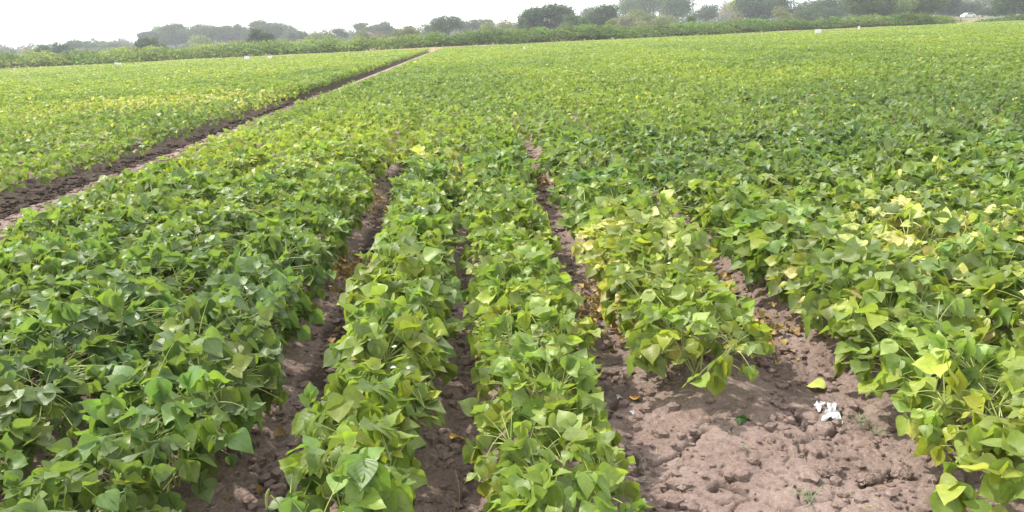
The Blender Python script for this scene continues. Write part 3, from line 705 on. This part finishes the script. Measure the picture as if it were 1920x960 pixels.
# ------------------------------------------------------------------ trees
def tree(px, top, wpx, depth, kind, col, label, seed, base_frac=None):
    r = np.random.default_rng(seed)
    w0 = far(px, 60, depth); hgt = float(far(px, top, depth)[2]); W = wpx * depth / F
    dist = depth; lod = depth / 180
    t = thing({'bush': 'bush', 'bare': 'bare_tree'}.get(kind, 'tree'), label, 'bush' if kind == 'bush' else 'tree', (w0[0], w0[1], 0), 0, 'trees and bushes beyond the hedge')
    cb = {'round': .05, 'umbrella': .40, 'loose': .28, 'bush': .02, 'bare': .2, 'tall': .22}[kind]
    lobes = []; ch = hgt * (1 - cb)
    nl = {'round': 15, 'umbrella': 12, 'loose': 13, 'bush': 10, 'bare': 9, 'tall': 20}[kind]
    hw, hh = W / 2, ch / 2
    for i in range(nl):
        a = r.uniform(0, 6.28)
        if kind == 'umbrella':
            rr = .42 * W * math.sqrt(r.uniform(.03, 1)); s = W * r.uniform(.13, .22)
            lobes.append((np.array([rr * math.cos(a), rr * math.sin(a), hgt * r.uniform(.74, 1.0) * (.88 - .16 * (rr / (.42 * W)) ** 2 * r.uniform(.5, 1.3))]), s, s * .45)); continue
        ct = 1 - 1.55 * (i + .5) / nl if kind != 'bush' else 1 - 1.0 * (i + .5) / nl       # spread over the crown from the top down
        st = math.sqrt(max(0, 1 - ct * ct)); q = r.uniform(.52, .80); s = hw * r.uniform(.26, .44)
        zc = cb * hgt + (hh if kind != 'bush' else 0); zr = hh if kind != 'bush' else ch
        lobes.append((np.array([hw * q * st * math.cos(a), hw * q * st * math.sin(a), zc + zr * q * ct]), s, min(s * r.uniform(.65, 1.0), zr * .42)))
    if kind != 'umbrella': lobes.append((np.array([0, 0, cb * hgt + (hh if kind != 'bush' else ch * .3)]), hw * .62, hh * .7))
    tops_ = max(c[2] + sz for c, s, sz in lobes); k_ = hgt / tops_
    lobes = [(c * [1, 1, k_], s, sz * k_) for c, s, sz in lobes]
    ac = Acc(); size = {'bare': .16, 'loose': .30}.get(kind, .36) * max(.8, lod) * (.8 if wpx < 40 else 1)
    dens = {'bare': .7, 'loose': 1.3, 'umbrella': 1.8}.get(kind, 2.3)
    for c, s, sz in lobes:
        n = int(np.clip(dens * 12.57 * (s * s * .5 + s * sz * .5) / (size * size) * 1.0, 30, 2200))
        nr = unit(r.normal(0, 1, (n, 3))); rad = r.uniform(0, 1, n) ** .22
        bump = 1 + .22 * np.sin(nr[:, 0] * 6 + c[0]) * np.sin(nr[:, 1] * 7 + c[1] * 2) * np.sin(nr[:, 2] * 5 + c[2]) * 2
        Pt = c + nr * (rad * bump)[:, None] * [s, s, sz]
        Pt[:, 2] = np.maximum(Pt[:, 2], .2)
        V, q = scatter_quads(Pt, nr + [0, 0, .3], size, r)
        b = np.array(col) * r.uniform(.68, 1.38) * np.array([r.uniform(.88, 1.16), 1, r.uniform(.85, 1.1)])
        ac.add(V, q, np.repeat(b[None] * r.uniform(.75, 1.25, (n, 1)), 4, 0))
    link('crown', ac.mesh('crown', [M_TREE]), t)
    tr = Acc(); th = hgt * (cb + .25); R0 = .028 * hgt + .05
    z = np.linspace(0, 1, 6)
    if kind != 'bush':
        sway = np.cumsum(r.normal(0, .05, (6, 2)), 0) * hgt * .15
        sway -= sway[0]
        tp = np.stack([sway[:, 0], sway[:, 1], -.2 + (th + .2) * z], 1)
        tr.tube(tp, R0 * (1.25 - .75 * z), 8)
    else: tp = np.zeros((6, 3)); tp[:, 2] = z * .3
    for c, s, sz in lobes[::1 if kind in ('bare', 'loose', 'umbrella') else 2]:
        st = tp[r.integers(2, 6)]; t_ = np.linspace(0, 1, 6)[:, None]; c2 = st * (1 - t_) + (c + [0, 0, -sz * .2]) * t_
        c2 = c2 + r.normal(0, .03, (6, 3)) * hgt * .12 * np.sin(t_ * np.pi)
        tr.tube(c2, R0 * np.linspace(.5, .14, 6), 5)
        if kind in ('bare', 'loose'):
            for _ in range(7 if kind == 'bare' else 3):
                e = c + unit(r.normal(0, 1, 3)) * [s, s, sz] * r.uniform(.8, 1.35); e[2] = min(e[2], hgt * 1.03); t2 = np.linspace(0, 1, 4)[:, None]
                tr.tube(c2[-2] * (1 - t2) + e * t2, R0 * np.linspace(.16, .05, 4), 4)
    link('trunk', tr.mesh('trunk', [M_BARK]), t)
GD, GM, GL, OL, BR = (.042, .070, .030), (.070, .108, .038), (.180, .230, .075), (.150, .165, .080), (.20, .165, .135)
TREES = [
 # px, top, width, depth, kind, colour, label
 (6, 88, 36, 330, 'loose', GM, 'pale hazy tree at the extreme left end of the treeline'),
 (40, 90, 34, 200, 'bush', BR, 'brownish thin bush behind hedge near the left end'),
 (18, 99, 30, 140, 'bush', GD, 'low dark bush at left end poking over the hedge'),
 (72, 83, 30, 190, 'round', GD, 'small dark tree, first of a dark pair at left'),
 (108, 79, 40, 185, 'round', GD, 'dark round tree, second of a dark pair at left'),
 (144, 75, 48, 300, 'umbrella', GD, 'grey hazy flat-topped tree right of the dark left pair'),
 (182, 76, 32, 340, 'umbrella', GM, 'thin see-through flat-topped hazy tree at left'),
 (212, 77, 32, 320, 'loose', GM, 'small hazy tree between thin flat-topped and pale bare trees'),
 (231, 70, 20, 420, 'bare', BR, 'very pale bare tree, faint against the white sky at left'),
 (200, 88, 50, 210, 'bush', OL, 'olive bush below the thin hazy trees at left'),
 (232, 88, 40, 150, 'bush', GL, 'yellow green dome bush left of the dark round tree'),
 (268, 86, 34, 148, 'bush', GL, 'yellow green dome bush right before the dark round tree'),
 (274, 70, 46, 165, 'round', GD, 'dark round tree in front of the tall hazy wood, left'),
 (288, 58, 50, 330, 'tall', GD, 'hazy tree forming left shoulder of the tall wood'),
 (325, 43, 62, 340, 'tall', GD, 'tall hazy tree with first peak of the left wood'),
 (378, 45, 76, 340, 'tall', GD, 'broad hazy tree at second rise of the left wood'),
 (365, 66, 60, 230, 'bush', OL, 'olive bush patch at foot of the broad hazy tree'),
 (362, 82, 44, 150, 'bush', GL, 'light green bush rising from hedge below the left wood'),
 (425, 47, 30, 345, 'tall', GD, 'left one of two narrow hazy tree crowns side by side'),
 (446, 44, 30, 345, 'tall', GD, 'right one of two narrow hazy tree crowns side by side'),
 (468, 54, 28, 330, 'round', GD, 'hazy low tree between twin crowns and highest left tree'),
 (497, 37, 62, 335, 'tall', GD, 'highest hazy tree of the left wood'),
 (490, 52, 42, 160, 'round', GD, 'small dark leaning tree before the highest left tree'),
 (528, 43, 46, 350, 'loose', GM, 'loose hazy tree with gaps just right of highest left tree'),
 (556, 57, 38, 290, 'round', GD, 'dark hazy tree closing the right end of left wood'),
 (532, 68, 44, 220, 'bush', OL, 'olive bush below the loose hazy tree'),
 (603, 54, 60, 200, 'bush', OL, 'wide grey green dome bush standing alone against sky'),
 (637, 51, 24, 300, 'loose', GD, 'narrow hazy tree just right of the wide dome bush'),
 (655, 54, 16, 420, 'bare', BR, 'tiny faint bare tree left of the two arched crowns'),
 (683, 42, 36, 320, 'umbrella', GD, 'hazy arched crown, left of two near the track end'),
 (717, 40, 40, 320, 'tall', GD, 'hazy arched crown, right of two near the track end'),
 (676, 54, 38, 210, 'bush', OL, 'green bush in front of the two arched crowns'),
 (706, 57, 44, 215, 'bare', BR, 'brownish twiggy shrub in front of the right arched crown'),
 (760, 47, 44, 180, 'loose', OL, 'feathery green tree with twiggy top above the track end'),
 (808, 44, 40, 260, 'bush', GD, 'dark shrub mass at foot of the spiky-topped tree'),
 (838, 27, 62, 210, 'loose', GD, 'spiky-topped grey tree right of the track end'),
 (878, 37, 40, 300, 'umbrella', GD, 'hazy flat crown right of the spiky-topped tree'),
 (906, 36, 40, 310, 'umbrella', GD, 'second hazy flat crown right of the spiky-topped tree'),
 (915, 40, 56, 200, 'bush', OL, 'olive brown bush with flat top, left of a pair'),
 (950, 36, 56, 205, 'bush', OL, 'olive bush with flat top, right of a pair'),
 (1029, 7, 94, 185, 'round', GD, 'largest round dense dark tree in the middle of the skyline'),
 (1000, 27, 40, 188, 'round', GD, 'lower left shoulder tree of the largest round tree'),
 (1082, 27, 54, 165, 'round', GM, 'lower rounded tree between the two big round trees'),
 (1108, 12, 40, 330, 'loose', GM, 'pale hazy crown peeping left of second big round tree'),
 (1132, 8, 62, 190, 'round', GD, 'second big round dense tree of the skyline'),
 (1149, 33, 34, 150, 'bush', GL, 'bright yellow green bush below the second big round tree'),
 (1195, 14, 70, 200, 'bush', OL, 'broad olive bush right of the second big round tree'),
 (1222, 26, 80, 185, 'bush', OL, 'lower olive bush in front of the hazy tall trees'),
 (1208, -22, 90, 300, 'loose', GM, 'tall airy hazy tree running off the top edge'),
 (1265, -8, 66, 270, 'loose', GD, 'grey ragged tree left of the sky gap'),
 (1293, 27, 34, 150, 'bush', GM, 'green bush poking above hedge under the grey ragged tree'),
 (1325, 7, 44, 280, 'loose', GD, 'small grey tree right under the sky gap'),
 (1361, -2, 38, 340, 'bare', BR, 'pale pinkish bare tree right of the sky gap'),
 (1388, -20, 46, 250, 'loose', GL, 'light green airy tree beside the pale bare tree'),
 (1378, 22, 30, 200, 'bush', BR, 'brownish shrub low beside the pale bare tree'),
 (1434, -30, 84, 230, 'round', GD, 'big dark tree left of the bright diagonal sky gap'),
 (1468, 12, 44, 180, 'bush', OL, 'olive bush between the two big dark trees'),
 (1552, -2, 110, 225, 'umbrella', GD, 'wide dark spreading tree under the diagonal sky gap'),
 (1530, 12, 70, 215, 'round', GD, 'dark low crown beneath the wide spreading tree'),
 (1588, 2, 36, 240, 'loose', GL, 'pale green airy tree between dark spreading tree and green grove'),
 (1620, -30, 80, 165, 'round', GM, 'leafy green tree, leftmost of the dense green grove'),
 (1668, -25, 80, 170, 'round', GL, 'lighter green tree in the middle of the dense green grove'),
 (1715, -30, 90, 175, 'round', GM, 'dark green tree, rightmost of the dense green grove'),
 (1765, -20, 60, 215, 'round', GD, 'dark hazy tree between green grove and greyish tree'),
 (1838, -34, 120, 250, 'bare', OL, 'large greyish twiggy tree above the parked car'),
 (1800, 5, 70, 260, 'round', GD, 'grey crown behind the car, left of the twiggy tree'),
 (1862, 12, 60, 230, 'round', GD, 'dark low tree right of the parked car'),
 (1912, -30, 90, 160, 'round', GD, 'dark green near tree at the extreme right edge'),
 (1985, -30, 90, 170, 'round', GM, 'tree beyond the right edge of the view'),
]
for i, (px, top, w, dep, kd, c, lab) in enumerate(TREES):
    tree(px, top, w * 1.2, dep, kd, c, lab, 300 + i)
# far-off woods that read as one mass behind everything
fw = Acc(); rng = np.random.default_rng(9)
for px in np.arange(-260, 2200, 11):
    d = 430 + rng.uniform(-30, 40); w0 = far(px, 60, d); hh = rng.uniform(5, 9) + 5 * np.clip((px - 1100) / 500, 0, 1) * rng.uniform(.6, 1.3)
    n = 260; nr = unit(rng.normal(0, 1, (n, 3))); Pt = np.array([w0[0], w0[1], hh * .5]) + nr * [4, 3, hh * .5] * rng.uniform(.6, 1.05, (n, 1))
    V, q = scatter_quads(Pt, nr, 1.2, rng); fw.add(V, q, np.array(GD) * rng.uniform(.8, 1.2))
link('distant_woods', fw.mesh('distant_woods', [M_TREE]), kind='stuff', label='far hazy belt of woods behind the nearer trees', category='woods')

# ------------------------------------------------------------------ markers, stake, car
def board(px, py, wpx, hpx, tilt, label):
    w = at(px, py, .66); e = float(w[1]); wd, hd = wpx * e / F, hpx * e / F
    t = thing('field_marker', label, 'marker', (w[0], w[1], 0), 0, 'white field markers')
    a = Acc(); box(a, (0, 0, w[2]), (wd, .04, hd)); b = link('board', a.mesh('board', [M_WHITE], False), t); b.rotation_euler = (0, tilt, 0)
    bv = b.modifiers.new('b', 'BEVEL'); bv.width = .01
    for s in ((-.3, .3) if wpx > 6 else (0,)):
        a = Acc(); a.tube([(s * wd, .05, -.1), (s * wd, .05, w[2] + hd * .3)], .03, 6); link('stake', a.mesh('stake', [M_WOOD]), t)
board(1534, 58.5, 12, 7, 0, 'largest white board at the far field edge, right side')
board(1610.5, 52, 4.5, 6, 0, 'narrow white marker right of the largest board')
board(463, 108.5, 9, 5, 0, 'white marker board at far edge, left of a pair')
board(506, 107.5, 8, 4, 0, 'white marker board at far edge, right of a pair')
board(219, 119.5, 12, 3.5, .15, 'tilted low white board at far edge on the left')
board(983, 90, 3, 4.5, 0, 'tiny white marker standing alone at mid field edge')
e = 117; w = far(338, 108, e); t = thing('marker_stake', 'thin wooden stake with pink top at far left field edge', 'stake', (w[0], w[1], .3))
w2 = float(far(338, 97, e)[2]) - .3
a = Acc(); box(a, (0, 0, w2 / 2 - .2), (.12, .10, w2)); link('post', a.mesh('post', [M_WOOD], False), t)
a = Acc(); box(a, (0, -.01, w2 - .25), (.18, .14, .24)); link('flag', a.mesh('flag', [M_PINK], False), t)

def car(px, py, dep):
    w = far(px, py, dep); t = thing('parked_car', 'white parked car far off under the greyish trees, right side', 'car', (w[0], w[1], 0.42), math.radians(8))
    prof = [(-1.95, .28), (-1.98, .72), (-1.75, .92), (-1.3, .98), (-.85, 1.38), (.65, 1.42), (1.35, 1.02), (1.9, .88), (1.98, .5), (1.95, .28)]
    a = Acc(); n = len(prof); V = []
    for yy, k in ((-.80, 1), (-.84, 0), (.84, 0), (.80, 1)):
        for (x, z) in prof: V.append((x * (.97 if k else 1), yy, z))
    q = [[s * n + i, s * n + (i + 1) % n, (s + 1) * n + (i + 1) % n, (s + 1) * n + i] for s in range(3) for i in range(n)]
    for s in (0, 3):
        o_ = s * n; q += [[o_ + 0, o_ + 1, o_ + 8, o_ + 9], [o_ + 1, o_ + 2, o_ + 7, o_ + 8], [o_ + 2, o_ + 3, o_ + 6, o_ + 7], [o_ + 3, o_ + 4, o_ + 5, o_ + 6]]
    a.add(V, q); link('body', a.mesh('body', [M_WHITE], False), t)
    for s in (-1, 1):
        for x0, x1, x2, x3 in ((-1.12, -.2, -.2, -.72), (-.1, .98, .6, -.1)):
            a = Acc(); yy = s * .845; a.add([(x0, yy, 1.0), (x1, yy, 1.0), (x2, yy - s * .03, 1.33), (x3, yy - s * .03, 1.33), (x0, yy - s * .05, 1.0), (x1, yy - s * .05, 1.0), (x2, yy - s * .07, 1.33), (x3, yy - s * .07, 1.33)],
                [[0, 1, 2, 3], [4, 7, 6, 5], [0, 4, 5, 1], [1, 5, 6, 2], [2, 6, 7, 3], [3, 7, 4, 0]]); link('window', a.mesh('window', [M_GLASS], False), t)
    for x in (-1.25, 1.3):
        for yy in (-.82, .82):
            a = Acc(); th_ = np.linspace(0, 2 * np.pi, 19)[:-1]
            ring = lambda r_, y_: np.stack([x + r_ * np.cos(th_), np.full(18, y_), .31 + r_ * np.sin(th_)], 1)
            V = np.concatenate([ring(.2, yy - .1), ring(.31, yy - .1), ring(.31, yy + .1), ring(.2, yy + .1)])
            a.add(V, [[k * 18 + i, k * 18 + (i + 1) % 18, ((k + 1) % 4) * 18 + (i + 1) % 18, ((k + 1) % 4) * 18 + i] for k in range(4) for i in range(18)])
            wh = link('wheel', a.mesh('wheel', [M_TYRE]), t)
            a = Acc(); V = np.concatenate([ring(.2, yy - .08), ring(.03, yy - .09), ring(.03, yy + .09), ring(.2, yy + .08)])
            a.add(V, [[k * 18 + i, k * 18 + (i + 1) % 18, (k + 1) * 18 + (i + 1) % 18, (k + 1) * 18 + i] for k in range(3) for i in range(18)]); link('rim', a.mesh('rim', [M_WHITE]), wh)
car(1815, 33, 240)

# ------------------------------------------------------------------ haze
m, nt, out = new_mat('haze'); pv = N(nt, 'ShaderNodeVolumePrincipled'); pv.inputs['Density'].default_value = 0.00075
pv.inputs['Color'].default_value = (.90, .95, .99, 1); pv.inputs['Anisotropy'].default_value = .35
nt.links.new(pv.outputs[0], out.inputs['Volume'])
a = Acc(); box(a, (0, 475, 11.5), (2300, 1200, 27)); link('haze', a.mesh('haze', [m], False), kind='stuff', label='thin pale haze in the air over the field', category='haze')
print('objects', len(S.objects))
